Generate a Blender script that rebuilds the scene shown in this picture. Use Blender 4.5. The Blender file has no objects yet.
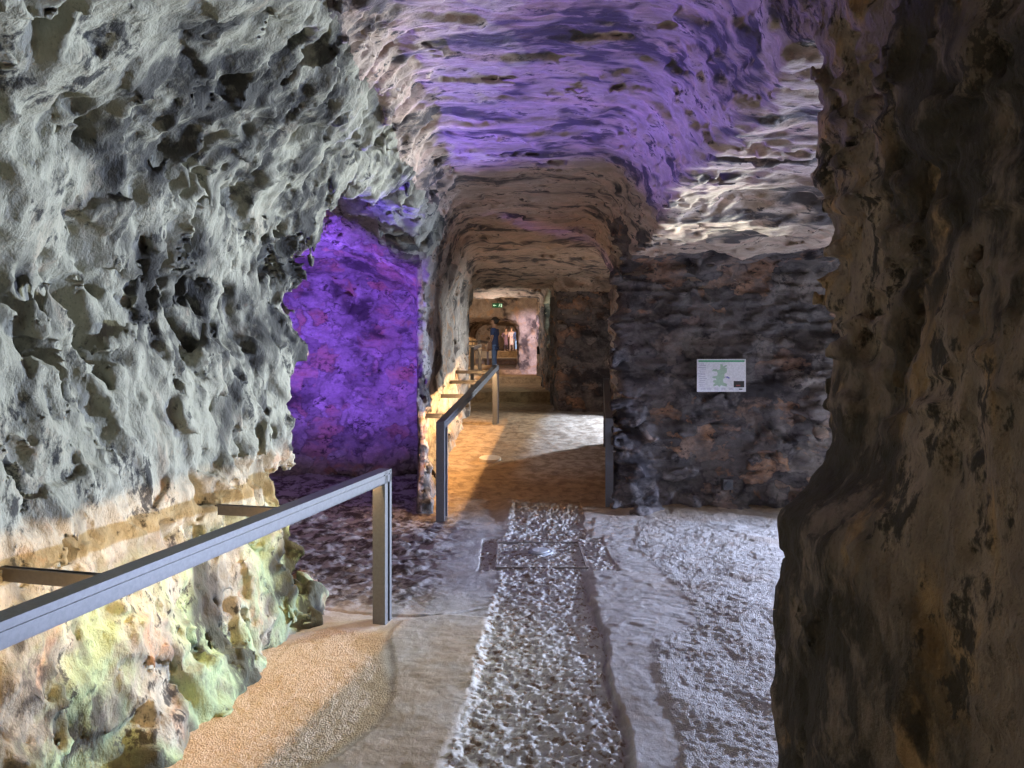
import bpy, bmesh, math, random
import numpy as np
from mathutils import Vector, Matrix
random.seed(4)
sc = bpy.context.scene
COL = sc.collection
F32 = np.float32

# ------------------------------------------------------------------ noise
_rs = np.random.RandomState(11)
PERM = _rs.permutation(256).astype(np.int32)
_g = _rs.normal(size=(256, 3)); GRAD = (_g / np.linalg.norm(_g, axis=1)[:, None]).astype(F32) * 1.25
RND = _rs.rand(256, 3).astype(F32)
RDIR = _rs.normal(size=(256, 3)).astype(F32); RDIR /= np.linalg.norm(RDIR, axis=1)[:, None]


def hsh(x, y, z):
    return PERM[(PERM[(PERM[x & 255] + y) & 255] + z) & 255]


def pn(x, y, z, off=0):
    x = (x + off * 17.31).astype(F32); y = (y + off * 5.77).astype(F32); z = (z - off * 9.13).astype(F32)
    xi = np.floor(x).astype(np.int32); yi = np.floor(y).astype(np.int32); zi = np.floor(z).astype(np.int32)
    fx = x - xi; fy = y - yi; fz = z - zi
    u = fx * fx * fx * (fx * (fx * 6 - 15) + 10); v = fy * fy * fy * (fy * (fy * 6 - 15) + 10); w = fz * fz * fz * (fz * (fz * 6 - 15) + 10)
    out = np.zeros_like(fx)
    for i in (0, 1):
        wx = u if i else 1 - u
        for j in (0, 1):
            wy = v if j else 1 - v
            for k in (0, 1):
                wz = w if k else 1 - w
                g = GRAD[hsh(xi + i, yi + j, zi + k)]
                out += wx * wy * wz * (g[:, 0] * (fx - i) + g[:, 1] * (fy - j) + g[:, 2] * (fz - k))
    return out


def facet(x, y, z, off=0):
    """tilted random plane per cell: chipped rock. returns value and edge distance"""
    x = (x + off * 3.31).astype(F32); y = (y + off * 7.77).astype(F32); z = (z - off * 2.13).astype(F32)
    xi = np.floor(x).astype(np.int32); yi = np.floor(y).astype(np.int32); zi = np.floor(z).astype(np.int32)
    fx = x - xi; fy = y - yi; fz = z - zi
    best = np.full(x.shape, 9, F32); sec = np.full(x.shape, 9, F32); val = np.zeros_like(fx); rv = np.zeros_like(fx)
    for i in (-1, 0, 1):
        for j in (-1, 0, 1):
            for k in (-1, 0, 1):
                h = hsh(xi + i, yi + j, zi + k)
                r = RND[h]
                dx = fx - i - r[:, 0]; dy = fy - j - r[:, 1]; dz = fz - k - r[:, 2]
                d = dx * dx + dy * dy + dz * dz
                n = RDIR[h]
                v = dx * n[:, 0] + dy * n[:, 1] + dz * n[:, 2] + (r[:, 0] - .5) * .8
                m = d < best
                sec = np.where(m, best, np.minimum(sec, d))
                best = np.where(m, d, best)
                val = np.where(m, v, val); rv = np.where(m, r[:, 1], rv)
    return val, np.sqrt(sec) - np.sqrt(best), rv


def ss(a, b, x):
    t = np.clip((x - a) / (b - a), 0, 1)
    return t * t * (3 - 2 * t)


def smin(a, b, k):
    h = np.clip(.5 + .5 * (b - a) / k, 0, 1)
    return b * (1 - h) + a * h - k * h * (1 - h)


def smax(a, b, k):
    return -smin(-a, -b, k)


# ------------------------------------------------------------------ floor height (large scale)
def ramp(y):
    z = np.interp(y, [-5, 7.6, 13.0, 17.0, 17.02, 21.0, 21.02, 24.9, 24.92, 33, 33.05, 42, 42.02, 80],
                  [0, 0, .56, .60, .83, .86, 1.03, 1.0, 1.15, 1.2, 1.42, 1.45, 1.80, 1.85])
    return z


# ------------------------------------------------------------------ cave void
def box(x, y, z, x0, x1, y0, y1, z0, z1, k=.12):
    return smax(smax(smax(x0 - x, x - x1, k), smax(y0 - y, y - y1, k), k), smax(z0 - z, z - z1, k), k)


def void(x, y, z):
    """negative in the air, positive in the rock (about metres)"""
    # --- near hall with its left wall leaning inwards
    xb = np.interp(y, [-2, 1, 2.5, 4.6, 5.4, 7.9, 13.5, 15.5], [-2.75, -2.4, -1.93, -1.52, -1.3, -.99, -.88, -.86])
    xt = np.interp(y, [-2, 2, 4.6, 8, 15], [-.75, -.66, -.60, -.62, -.72])
    bul = np.interp(z, [-.6, 0, .35, .8, 1.3, 2.0, 2.6, 3.1, 3.5], [.14, .14, .13, .04, .0, -.06, .16, .70, 1.0])
    xl = xb + (xt - xb) * bul
    xr = np.interp(y, [-2, 1.2, 2.5, 2.75, 7.9, 8.1, 11.4, 12, 15.5], [1.2, 1.13, 1.12, 1.18, 1.17, 1.17, 1.55, .95, .88])
    xr = xr + np.interp(z, [2.5, 2.85, 3.5], [0., .05, -.28])
    zc = np.interp(y, [-2, 3, 6, 8.5, 12, 15.3, 15.7, 16.2], [3.55, 3.5, 3.42, 3.35, 3.32, 3.22, 3.12, 3.0])
    a = smax(smax(xl - x, x - xr, .22), z - zc, .22)
    a = smax(a, smax(-1.8 - y, y - 16, .1), .1)
    # bulge of the near pillar
    a = smax(a, np.where(y < 3.2, x - 1.12 + .18 * ss(1.42, 1.16, z) * ss(1.6, 2.3, y) * ss(2.9, 2.6, y), -3.0), .05)
    # --- right chamber
    zr = np.interp(y, [2.5, 5.6, 5.9, 8.1], [3.0, 2.93, 2.80, 2.72])
    b = smax(smax(.9 - x, x - 6.9, .1), smax(2.68 + .1 * (x - 1) - y, y - (8.02 + .02 * (x - 1)), .12), .15)
    b = smax(b, z - zr, .12)
    v = smin(a, b, .10)
    # --- left recess
    c = smax(smax(-4.2 - x, x + .8, .1), smax(4.78 + .12 * (z - 1) - y + np.maximum(-x - 1.6, 0) * .25, y - 9.4, .15), .2)
    c = smax(c, y - (7.95 + np.maximum(-x - 1.02, 0) * 9.0), .06)
    zl = np.interp(x, [-4, -1.8, -1.1, -.6], [3.2, 3.22, 2.98, 2.9]) 
    zl = zl + .28 * np.sin((y - 4.9) * 1.0 + .2) - .25
    c = smax(c, z - zl, .2)
    v = smin(v, c, .10)
    # --- right niche with its facing wall
    d = box(x, y, z, .7, 4.4, 11.3, 14.6, -1, 3.25, .15)
    v = smin(v, d, .15)
    e = box(x, y, z, -3.2, -.6, 14.1, 16.6, -1, 3.0, .15)
    v = smin(v, e, .15)
    # --- steps hall
    xrr = np.interp(y, [15, 20, 24, 26], [.92, .82, .86, .9])
    f = smax(smax(-1.5 - x, x - xrr, .15), smax(15.2 - y, y - 24.9, .1), .15)
    f = smax(f, z - np.interp(y, [15, 16.4, 17.5, 20, 20.6, 25], [3.15, 3.2, 3.45, 3.40, 3.3, 3.65]), .2)
    v = smin(v, f, .12)
    f2 = box(x, y, z, .7, 1.7, 16.6, 18.4, 2.0, 3.75, .15)
    v = smin(v, f2, .12)
    # --- far passage
    g = smax(smax(-1.65 - x, x - np.interp(y, [24, 26, 30], [.22, .24, .26]), .5), smax(24.5 - y, y - 40, .1), .1)
    g = smax(g, z - np.interp(y, [24, 26, 40], [2.95, 2.9, 3.0]), .5)
    v = smin(v, g, .12)
    h = box(x, y, z, -5, 4, 33.5, 60, -1, 4.0, .4)
    v = smin(v, h, .2)
    for (cx, cy, cz, rx, ry, rzz) in ((-1.42, 4.82, .0, .15, .20, .24), (3.42, 8.05, 1.42, .34, .26, .48), (-1.62, 3.7, .0, .2, .4, .25)):
        e_ = (np.sqrt(((x - cx) / rx) ** 2 + ((y - cy) / ry) ** 2 + ((z - cz) / rzz) ** 2) - 1) * min(rx, ry)
        v = smax(v, -e_, .05)
    h2 = box(x, y, z, .3, 5, 26.2, 31, -1, 3.2, .4)
    v = smin(v, h2, .2)
    return v


def rock_noise(x, y, z, far):
    """signed addition to the void value: + grows the rock"""
    left = ss(-.45, -.75, x) * ss(9.2, 7.6, y)          # scalloped left wall
    left = left * (1 - ss(-1.9, -2.3, x) * ss(5.0, 5.3, y))
    hi = ss(2.95, 3.3, z) * ss(-.85, -.5, x)            # ceilings are flatter
    w = pn(x * 1.1, y * 1.1, z * .9, 1)
    n = .10 * w * (1 - .5 * hi)
    n2 = pn(x * 3.1 + w, y * 3.1, z * 2.0 + w, 2)
    n += (.055 + .03 * left - .038 * hi) * n2
    if far:
        r = 1 - np.abs(pn(x * 5, y * 5, z * 3.5, 3)) * 2
        n += .02 * r
        fv, fe, fr = facet(x * 3.0, y * 3.0, z * 3.6, 2)
        n += .05 * fv
        bk2 = ss(8.9, 9.2, y) * ss(10.2, 9.9, y) * (x < -1.0) + (y > 13.8) * (y < 15.3) * (x > .9)
        fv, fe, fr = facet(x * 3.2, y * 2, z * 4.6, 5)
        n += bk2 * (.10 * np.clip(fv + .15, 0, 1) * ss(0, .14, fe) + .05 * n2)
        return n
    # leaning, elongated scallops
    a = y + .55 * z
    s = pn(x * 4.0, a * 6.0 + w * .6, z * 2.5, 3)
    s2 = pn(x * 5.0, a * 9.5 - w * .7, z * 3.9, 5)
    s3 = pn(x * 3.0, a * 3.2 + w, z * 1.9, 6)
    dens = .35 + .65 * ss(1.1, 2.4, z)
    wa = pn(x * 6, y * 9, z * 6, 12) * .30; wb = pn(x * 13, y * 16, z * 12, 13) * .16
    pv, pe, pr = facet(x * 1.5 + wa, a * 6.2 + wa * 1.4 + wb, z * 2.7 + wa + wb * .6, 6)
    n -= left * (.02 + .19 * dens * np.clip((pr - .45) * 2.4, 0, 1)) * ss(.02, .40, pe) * (.35 + .65 * ss(-.30, .15, s3))
    pv2, pe2, pr2 = facet(x * 4 + wb, a * 13 + wb * 2 + wa, z * 6.4 + wb, 7)
    n -= left * (.006 + .065 * dens * (pr2 > .66) * ss(-.25, .2, s)) * ss(.02, .35, pe2)
    n += left * (.05 * pv * .5 + .03 * s2 + .03)
    n -= left * .07 * ss(.16, .5, s) * dens
    fv, fe, fr = facet(x * 5.5, y * 5.5 + s3 * .5, z * 3.6, 1)
    n += (.030 + .022 * left - .014 * hi) * fv
    fv, fe, fr = facet(x * 12, y * 12 + s * .4, z * 8.5, 3)
    n += .015 * fv * (1 - .6 * hi)
    # bedding of the ceilings and of the masonry-like back walls
    st = pn(x * 1.6 + w, y * 5.5, z * 14, 8)
    n += .030 * (1 - left) * ss(.05, .22, st)
    # projecting stones of the facing walls
    back = ss(7.4, 7.8, y) * (x > 1.05)
    fv, fe, fr = facet(x * 3.4, y * 2, z * 5.0, 5)
    n += back * .13 * np.clip(fv + .15, 0, 1) * ss(0, .14, fe) + back * .03 * n2
    bk2 = ss(8.6, 9.0, y) * (x < -1.02)
    n += bk2 * .09 * np.clip(fv + .15, 0, 1) * ss(0, .12, fe)
    foot = ss(.45, .05, z)
    n += foot * .09 * np.clip(n2 + .2, 0, 1)
    pil = ss(.5, .7, x) * ss(2.95, 2.8, y)
    fv, fe, fr = facet(x * 2.6 + s * .2, y * 3.6 + s2 * .2, z * 1.7, 11)
    n += pil * (.045 * fv - .03 * ss(.10, .0, fe)) - pil * .05 * n2
    fv, fe, fr = facet(x * 7, y * 9 + s * .4, z * 4.5, 12)
    n += pil * .022 * fv
    n += back * foot * .16 * ss(.0, .35, pn(x * 3.5, y * 3.5, z * 3.5, 14))
    n = n * (1 - .6 * pil * ss(1.7, 1.4, z))
    n += .008 * pn(x * 22, y * 22, z * 18, 9)
    return n


def grid_axis(knots):
    """knots: (pos, step) pairs, step varies linearly between"""
    out = [knots[0][0]]
    P = [k[0] for k in knots]; S = [k[1] for k in knots]
    while out[-1] < P[-1]:
        out.append(out[-1] + float(np.interp(out[-1], P, S)))
    return np.array(out, F32)


def surface(xs, ys, zs, far):
    nx, ny, nz = len(xs), len(ys), len(zs)
    Fv = np.empty((ny, nx, nz), F32)
    Xs, Zs = np.meshgrid(xs, zs, indexing='ij')
    CH = 16
    for j0 in range(0, ny, CH):
        yy = ys[j0:j0 + CH]
        m = len(yy)
        X = np.broadcast_to(Xs, (m, nx, nz)).ravel(); Z = np.broadcast_to(Zs, (m, nx, nz)).ravel()
        Y = np.repeat(yy, nx * nz)
        v = void(X, Y, Z).astype(F32)
        act = np.abs(v) < .34
        act &= Z > -.12
        idx = np.nonzero(act)[0]
        if len(idx):
            xa, ya, za = X[idx], Y[idx], Z[idx]
            if far or ya.max() < 8.2:
                v[idx] += rock_noise(xa, ya, za, far)
            else:
                bl = ss(8.2, 8.65, ya)
                v[idx] += rock_noise(xa, ya, za, False) * (1 - bl) + rock_noise(xa, ya, za, True) * bl
        Fv[j0:j0 + m] = v.reshape(m, nx, nz)
    s = Fv > 0
    c = s[:-1, :-1, :-1].astype(np.int8)
    tot = np.zeros(c.shape, np.int8)
    for a in (0, 1):
        for b in (0, 1):
            for d in (0, 1):
                tot += s[a:ny - 1 + a, b:nx - 1 + b, d:nz - 1 + d]
    cell = (tot > 0) & (tot < 8)
    J, I, K = np.nonzero(cell)
    n = len(J)
    vid = np.full(cell.shape, -1, np.int32); vid[J, I, K] = np.arange(n)
    acc = np.zeros((n, 3), np.float64); cnt = np.zeros(n)
    A = (ys, xs, zs)
    corners = [(a, b, d) for a in (0, 1) for b in (0, 1) for d in (0, 1)]
    base = (J, I, K)
    for p in corners:
        for ax in range(3):
            if p[ax]: continue
            q = list(p); q[ax] = 1
            v0 = Fv[J + p[0], I + p[1], K + p[2]]; v1 = Fv[J + q[0], I + q[1], K + q[2]]
            m = (v0 > 0) != (v1 > 0)
            t = np.where(m, v0 / np.where(m, v0 - v1, 1), 0)
            for k in range(3):
                lo = A[k][base[k] + p[k]]; hi = A[k][base[k] + q[k]]
                acc[:, k] += np.where(m, lo + (hi - lo) * t, 0)
            cnt += m
    acc /= cnt[:, None]
    verts = np.stack([acc[:, 1], acc[:, 0], acc[:, 2]], 1)
    quads = []
    for ax in range(3):
        o = [k for k in range(3) if k != ax]
        sl0 = [slice(None)] * 3; sl1 = [slice(None)] * 3
        sl0[ax] = slice(0, -1); sl1[ax] = slice(1, None)
        s0 = s[tuple(sl0)]; s1 = s[tuple(sl1)]
        e = s0 != s1
        ind = list(np.nonzero(e))
        ok = np.ones(len(ind[0]), bool)
        for k in o:
            ok &= (ind[k] > 0) & (ind[k] < s.shape[k] - 1)
        ind = [q[ok] for q in ind]
        fl = s0[tuple(ind)]
        def V(d0, d1):
            w = list(ind); w[o[0]] = w[o[0]] - d0; w[o[1]] = w[o[1]] - d1
            return vid[tuple(w)]
        q = np.stack([V(0, 0), V(1, 0), V(1, 1), V(0, 1)], 1)
        if ax == 1: fl = ~fl
        # y,x,z storage is left-handed against x,y,z
        q = np.where(fl[:, None], q, q[:, ::-1])
        quads.append(q)
    quads = np.concatenate(quads)
    quads = quads[(quads >= 0).all(1)]
    return verts, quads


def mesh_np(name, verts, faces, mat=None, smooth=True):
    me = bpy.data.meshes.new(name)
    k = faces.shape[1]
    me.vertices.add(len(verts)); me.vertices.foreach_set('co', np.ascontiguousarray(verts, F32).ravel())
    me.loops.add(len(faces) * k); me.loops.foreach_set('vertex_index', np.ascontiguousarray(faces, np.int32).ravel())
    me.polygons.add(len(faces))
    me.polygons.foreach_set('loop_start', np.arange(0, len(faces) * k, k, dtype=np.int32))
    me.polygons.foreach_set('loop_total', np.full(len(faces), k, np.int32))
    me.update(calc_edges=True)
    me.polygons.foreach_set('use_smooth', np.full(len(faces), smooth))
    if mat: me.materials.append(mat)
    o = bpy.data.objects.new(name, me); COL.objects.link(o)
    return o


# ------------------------------------------------------------------ node helper
class NT:
    def __init__(s, name):
        s.m = bpy.data.materials.new(name); s.m.use_nodes = True
        s.t = s.m.node_tree; s.t.nodes.clear()
        s.out = s.t.nodes.new('ShaderNodeOutputMaterial')
        s.b = s.t.nodes.new('ShaderNodeBsdfPrincipled')
        s.t.links.new(s.b.outputs[0], s.out.inputs[0])
        tc = s.t.nodes.new('ShaderNodeTexCoord'); s.co = tc.outputs['Object']
    def n(s, typ, ins=None, **kw):
        nd = s.t.nodes.new(typ)
        for k, v in kw.items(): setattr(nd, k, v)
        for k, v in (ins or {}).items():
            if hasattr(v, 'links') or isinstance(v, bpy.types.NodeSocket): s.t.links.new(v, nd.inputs[k])
            else: nd.inputs[k].default_value = v
        return nd
    def mp(s, sc_, rot=(0, 0, 0), loc=(0, 0, 0)):
        return s.n('ShaderNodeMapping', {'Vector': s.co, 'Scale': sc_, 'Rotation': rot, 'Location': loc}).outputs[0]
    def noise(s, vec, scale, detail=4, rough=.6, dist=0., w=None):
        return s.n('ShaderNodeTexNoise', {'Vector': vec, 'Scale': scale, 'Detail': detail, 'Roughness': rough, 'Distortion': dist}).outputs['Fac']
    def vor(s, vec, scale, feature='F1', out='Distance'):
        return s.n('ShaderNodeTexVoronoi', {'Vector': vec, 'Scale': scale}, feature=feature).outputs[out]
    def rng(s, v, a, b, c=0., d=1., smooth=True):
        return s.n('ShaderNodeMapRange', {'Value': v, 'From Min': a, 'From Max': b, 'To Min': c, 'To Max': d},
                   interpolation_type='SMOOTHSTEP' if smooth else 'LINEAR').outputs[0]
    def mix(s, f, a, b, mode='MIX'):
        nd = s.t.nodes.new('ShaderNodeMix'); nd.data_type = 'RGBA'; nd.blend_type = mode
        for sock, v in ((nd.inputs[0], f), (nd.inputs[6], a), (nd.inputs[7], b)):
            if isinstance(v, bpy.types.NodeSocket): s.t.links.new(v, sock)
            elif sock == nd.inputs[0]: sock.default_value = v
            else: sock.default_value = (*v, 1) if len(v) == 3 else v
        return nd.outputs[2]
    def math(s, op, a, b=0.):
        nd = s.t.nodes.new('ShaderNodeMath'); nd.operation = op
        for i, v in enumerate((a, b)):
            if isinstance(v, bpy.types.NodeSocket): s.t.links.new(v, nd.inputs[i])
            else: nd.inputs[i].default_value = v
        return nd.outputs[0]
    def ramp(s, v, stops):
        nd = s.n('ShaderNodeValToRGB', {'Fac': v})
        cr = nd.color_ramp
        while len(cr.elements) < len(stops): cr.elements.new(.5)
        for e, (p, c) in zip(cr.elements, stops): e.position = p; e.color = (*c, 1)
        return nd.outputs[0]
    def bump(s, h, dist, strength=1., nrm=None):
        i = {'Height': h, 'Distance': dist, 'Strength': strength}
        if nrm is not None: i['Normal'] = nrm
        return s.n('ShaderNodeBump', i).outputs[0]
    def fin(s, col, rough=.9, nrm=None, spec=.25, metal=0.):
        for k, v in (('Base Color', col), ('Roughness', rough), ('Specular IOR Level', spec), ('Metallic', metal)):
            if isinstance(v, bpy.types.NodeSocket): s.t.links.new(v, s.b.inputs[k])
            else: s.b.inputs[k].default_value = (*v, 1) if k == 'Base Color' and len(v) == 3 else v
        if nrm is not None: s.t.links.new(nrm, s.b.inputs['Normal'])
        return s.m


def flat(name, col, rough=.5, metal=0., spec=.5):
    t = NT(name)
    nz = t.noise(t.co, 60., 3)
    c = t.mix(t.rng(nz, .3, .7), tuple(x * .9 for x in col), tuple(min(1, x * 1.08) for x in col))
    return t.fin(c, rough, None, spec, metal)


def emit(name, col, st):
    t = NT(name)
    t.b.inputs['Emission Color'].default_value = (*col, 1); t.b.inputs['Emission Strength'].default_value = st
    return t.fin(col, .5)


def rock(name, pale, mid, dark, warm, mscale=(1, 1, 1), rot=(0, 0, 0), stain=(.50, .62), stain2=(.52, .60),
         warm_r=(.55, .65), bump=.012, algae=None, film=None, rough=.85, spec=.25, stones=None):
    t = NT(name)
    v = t.mp(mscale, rot)
    big = t.noise(v, 1.3, 3, .55, .4)
    med = t.noise(v, 4.5, 6, .66, .15)
    fine = t.noise(v, 22., 5, .7, .0)
    speck = t.vor(v, 60.)
    c = t.mix(t.rng(med, .36, .62), mid, pale)
    c = t.mix(t.rng(t.noise(t.mp(mscale, rot, (5, 3, 8)), 2.6, 5, .6, .8), *warm_r), c, warm)
    if stones:
        vv = t.n('ShaderNodeVectorMath', {0: t.mp((1, 1, 1.55)), 1: t.n('ShaderNodeVectorMath', {0: t.n('ShaderNodeTexNoise', {'Vector': t.co, 'Scale': 5., 'Detail': 4.}).outputs['Color'], 'Scale': .62}, operation='SCALE').outputs[0]}, operation='ADD').outputs[0]
        cell = t.n('ShaderNodeSeparateColor', {'Color': t.vor(vv, 3.0, 'F1', 'Color')}).outputs[0]
        edge = t.vor(vv, 3.0, 'DISTANCE_TO_EDGE')
        sc_ = t.ramp(cell, stones)
        sc_ = t.mix(t.rng(fine, .35, .65, .0, .55), sc_, t.mix(.5, sc_, dark))
        c = t.mix(t.rng(med, .38, .56, .25, .95), c, sc_)
        c = t.mix(t.math('MULTIPLY', t.rng(edge, .0, .12, .55, 0.), t.rng(t.noise(t.co, 3.3, 4, .6), .42, .58, .15, 1.)), c, dark)
    if algae:
        ac, a0, a1, zmax = algae
        zz = t.n('ShaderNodeSeparateXYZ', {'Vector': t.co}).outputs['Z']
        am = t.math('MULTIPLY', t.rng(t.noise(t.mp((1, 1, .8), (0, 0, 0), (2, 7, 1)), 1.9, 5, .62, .3), a0, a1), t.rng(zz, zmax, zmax - .35))
        c = t.mix(am, c, ac)
    if film:
        fc, fz = film
        zz = t.n('ShaderNodeSeparateXYZ', {'Vector': t.co}).outputs['Z']
        zz = t.math('ADD', zz, t.math('MULTIPLY', t.math('SUBTRACT', big, .5), 1.2))
        c = t.mix(t.math('MULTIPLY', t.rng(zz, fz - .25, fz + .25), t.rng(fine, .25, .65, .55, 1.)), c, fc)
    # soot and mineral stains with their own shapes
    s1 = t.math('MULTIPLY', t.rng(big, stain[0], stain[1]), t.rng(med, .38, .52))
    s2 = t.rng(t.math('ADD', t.math('MULTIPLY', med, .6), t.math('MULTIPLY', fine, .4)), stain2[0], stain2[1])
    s = t.math('MAXIMUM', s1, s2)
    c = t.mix(t.math('MULTIPLY', s, .92), c, dark)
    c = t.mix(t.rng(speck, .05, .28, .35, 0.), c, dark)
    c = t.mix(t.rng(fine, .3, .7, .0, .35), c, t.mix(.5, c, (.02, .02, .02)))
    h = t.math('ADD', t.math('MULTIPLY', fine, .6), t.math('MULTIPLY', t.noise(v, 70., 3, .7), .25))
    h = t.math('ADD', h, t.math('MULTIPLY', med, .9))
    rg = t.n('ShaderNodeTexNoise', {'Vector': v, 'Scale': 5., 'Detail': 6., 'Roughness': .6, 'Offset': .9, 'Gain': 2., 'Distortion': .0}, noise_type='RIDGED_MULTIFRACTAL', normalize=True).outputs['Fac']
    h = t.math('ADD', h, t.math('MULTIPLY', rg, -.35))
    return t.fin(c, rough, t.bump(h, bump * 1.7, .8), spec)


M = {}
M['rock_left'] = rock('scalloped_limestone', (.47, .46, .38), (.27, .27, .23), (.045, .045, .045), (.48, .34, .24),
                      mscale=(1, 1.25, .7), rot=(-.28, 0, 0), stain=(.47, .58), stain2=(.54, .61), warm_r=(.56, .66),
                      algae=((.40, .53, .31), .40, .56, .98), film=((.36, .355, .275), 1.0), bump=.012)
M['rock_recess'] = rock('recess_stone', (.52, .44, .42), (.33, .28, .27), (.06, .05, .05), (.50, .27, .17), mscale=(.8, .8, 1.2), stain=(.50, .62), stain2=(.55, .62), bump=.016,
                        stones=[(0, (.20, .17, .17)), (.35, (.42, .36, .35)), (.6, (.55, .48, .46)), (.8, (.50, .26, .18)), (1, (.35, .30, .30))])
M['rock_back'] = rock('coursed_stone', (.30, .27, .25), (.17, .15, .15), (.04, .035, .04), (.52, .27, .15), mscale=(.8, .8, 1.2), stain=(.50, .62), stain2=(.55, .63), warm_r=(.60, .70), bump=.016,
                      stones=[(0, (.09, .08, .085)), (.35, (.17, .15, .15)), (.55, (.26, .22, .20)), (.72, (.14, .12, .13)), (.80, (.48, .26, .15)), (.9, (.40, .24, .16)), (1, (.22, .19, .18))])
M['rock_pillar'] = rock('brown_pillar_rock', (.42, .32, .23), (.26, .20, .15), (.05, .045, .035), (.50, .32, .16), mscale=(1.2, 1.2, .6), stain=(.47, .58), stain2=(.51, .58), bump=.030)
M['rock_ceiling'] = rock('bedded_ceiling_rock', (.58, .47, .38), (.44, .35, .28), (.07, .065, .07), (.60, .45, .36), mscale=(.7, 1.8, 1.8), stain=(.50, .58), stain2=(.545, .60), warm_r=(.5, .6), bump=.010)
M['rock_corridor'] = rock('corridor_rock', (.50, .46, .40), (.32, .29, .26), (.05, .045, .045), (.48, .33, .22), mscale=(1, 1, 1), stain=(.50, .62), stain2=(.54, .62), bump=.016)
M['rock_far'] = rock('far_rock', (.55, .46, .38), (.38, .31, .26), (.06, .05, .05), (.55, .38, .25), mscale=(.8, .8, .8), stain=(.55, .65), stain2=(.57, .66), bump=.02)

# ------------------------------------------------------------------ build the rock
def classify_near(c, nz):
    x, y, z = c.T
    lab = np.full(len(c), 3, np.int8)                       # corridor walls
    names = ['wall_left', 'wall_right', 'ceiling', 'wall_corridor', 'wall_left_recess', 'wall_right_chamber']
    lab[(x < .2) & (y < 7.75)] = 0
    lab[(x < -.95) & (y > 4.95) & ((z < 2.75) | (x < -1.25))] = 4
    lab[(x < -1.5) & (y > 4.88)] = 4
    lab[(x < -1.06) & (y > 7.7)] = 4
    lab[(x > .5) & (y < 2.9)] = 1
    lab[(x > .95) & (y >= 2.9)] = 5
    lab[(x > .95) & (x < 1.9) & (y > 8.22) ] = 3
    lab[(z > 3.12) & (x > -.8) & (x < 1.35)] = 2
    lab[(z > 2.5) & (x > .7) & (y < 7.4) & (y > 2.95)] = 2
    pm = (y <= 2.95) & (x > .8)
    lab[(z > 2.45) & (x > 1.15) & (nz < -.5)] = 2
    lab[(z > 2.9) & (nz < -.75) & (x > -.85)] = 2
    lab[pm] = 1
    return names, lab


def classify_far(c, nz):
    x, y, z = c.T
    names = ['wall_left_corridor', 'wall_right_corridor', 'ceiling_corridor', 'wall_far', 'wall_left_recess']
    lab = np.where(x < -.1, 0, 1).astype(np.int8)
    lab[((nz < -.45) & (z > 2.3)) | (z > 2.95)] = 2
    lab[y > 24.4] = 3
    lab[(x < -1.04) & (y < 10.6)] = 4
    return names, lab


MATOF = {'wall_left': 'rock_left', 'wall_right': 'rock_pillar', 'ceiling': 'rock_ceiling', 'wall_corridor': 'rock_corridor',
         'wall_left_recess': 'rock_recess', 'wall_right_chamber': 'rock_back', 'wall_left_corridor': 'rock_corridor',
         'wall_right_corridor': 'rock_back', 'ceiling_corridor': 'rock_ceiling', 'wall_far': 'rock_far'}
LAB = {'wall_left': 'grey-green scalloped limestone wall leaning over the handrail, green algae at its foot',
       'wall_right': 'dark brown rough rock pillar face filling the right edge',
       'ceiling': 'pinkish bedded rock ceiling with dark soot streaks',
       'wall_corridor': 'narrow rock walls on both sides of the corridor mouth above the ramp',
       'wall_left_recess': 'violet-lit stone wall at the back of the arched side recess',
       'wall_right_chamber': 'dark coursed stone wall behind the map board',
       'wall_left_corridor': 'grey rock wall along the left of the stepped corridor',
       'wall_right_corridor': 'dark coursed stone wall facing the ramp beyond the right handrail',
       'ceiling_corridor': 'layered rock ceiling over the stepped corridor',
       'wall_far': 'sandy rock walls of the farthest passage round the visitors'}


def split(verts, quads, fn):
    p = verts[quads]
    n = np.cross(p[:, 2] - p[:, 0], p[:, 3] - p[:, 1]); n /= np.linalg.norm(n, axis=1)[:, None] + 1e-12
    names, lab = fn(p.mean(1), n[:, 2])
    for i, nm in enumerate(names):
        q = quads[lab == i]
        if not len(q): continue
        u, inv = np.unique(q, return_inverse=True)
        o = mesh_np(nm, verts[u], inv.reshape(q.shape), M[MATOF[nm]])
        o['kind'] = 'structure'; o['label'] = LAB[nm]


xs = grid_axis([(-4.4, .10), (-2.5, .045), (-2.1, .021), (1.25, .022), (1.5, .033), (3.8, .038), (5.4, .1), (7.1, .12)])
ys = grid_axis([(-2, .08), (.6, .03), (1.2, .018), (5.2, .018), (8.8, .038)])
zs = grid_axis([(-.15, .03), (.3, .021), (3.75, .021)])
split(*surface(xs, ys, zs, False), classify_near)
xs = grid_axis([(-5.2, .15), (-2.2, .05), (-1.4, .035), (1.8, .035), (2.4, .07), (5.2, .15)])
ys = grid_axis([(8.73, .045), (17, .08), (26, .12), (60, .4)])
zs = grid_axis([(-.1, .045), (4.2, .045)])
split(*surface(xs, ys, zs, True), classify_far)


# ------------------------------------------------------------------ floor
CAMH, HOR, FPX = 1.75, 352.0, 740.0


def g(px, py):                       # point of the flat floor seen there
    Y = CAMH * FPX / (py - HOR)
    return ((px - 512) / FPX * Y, Y)


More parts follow.
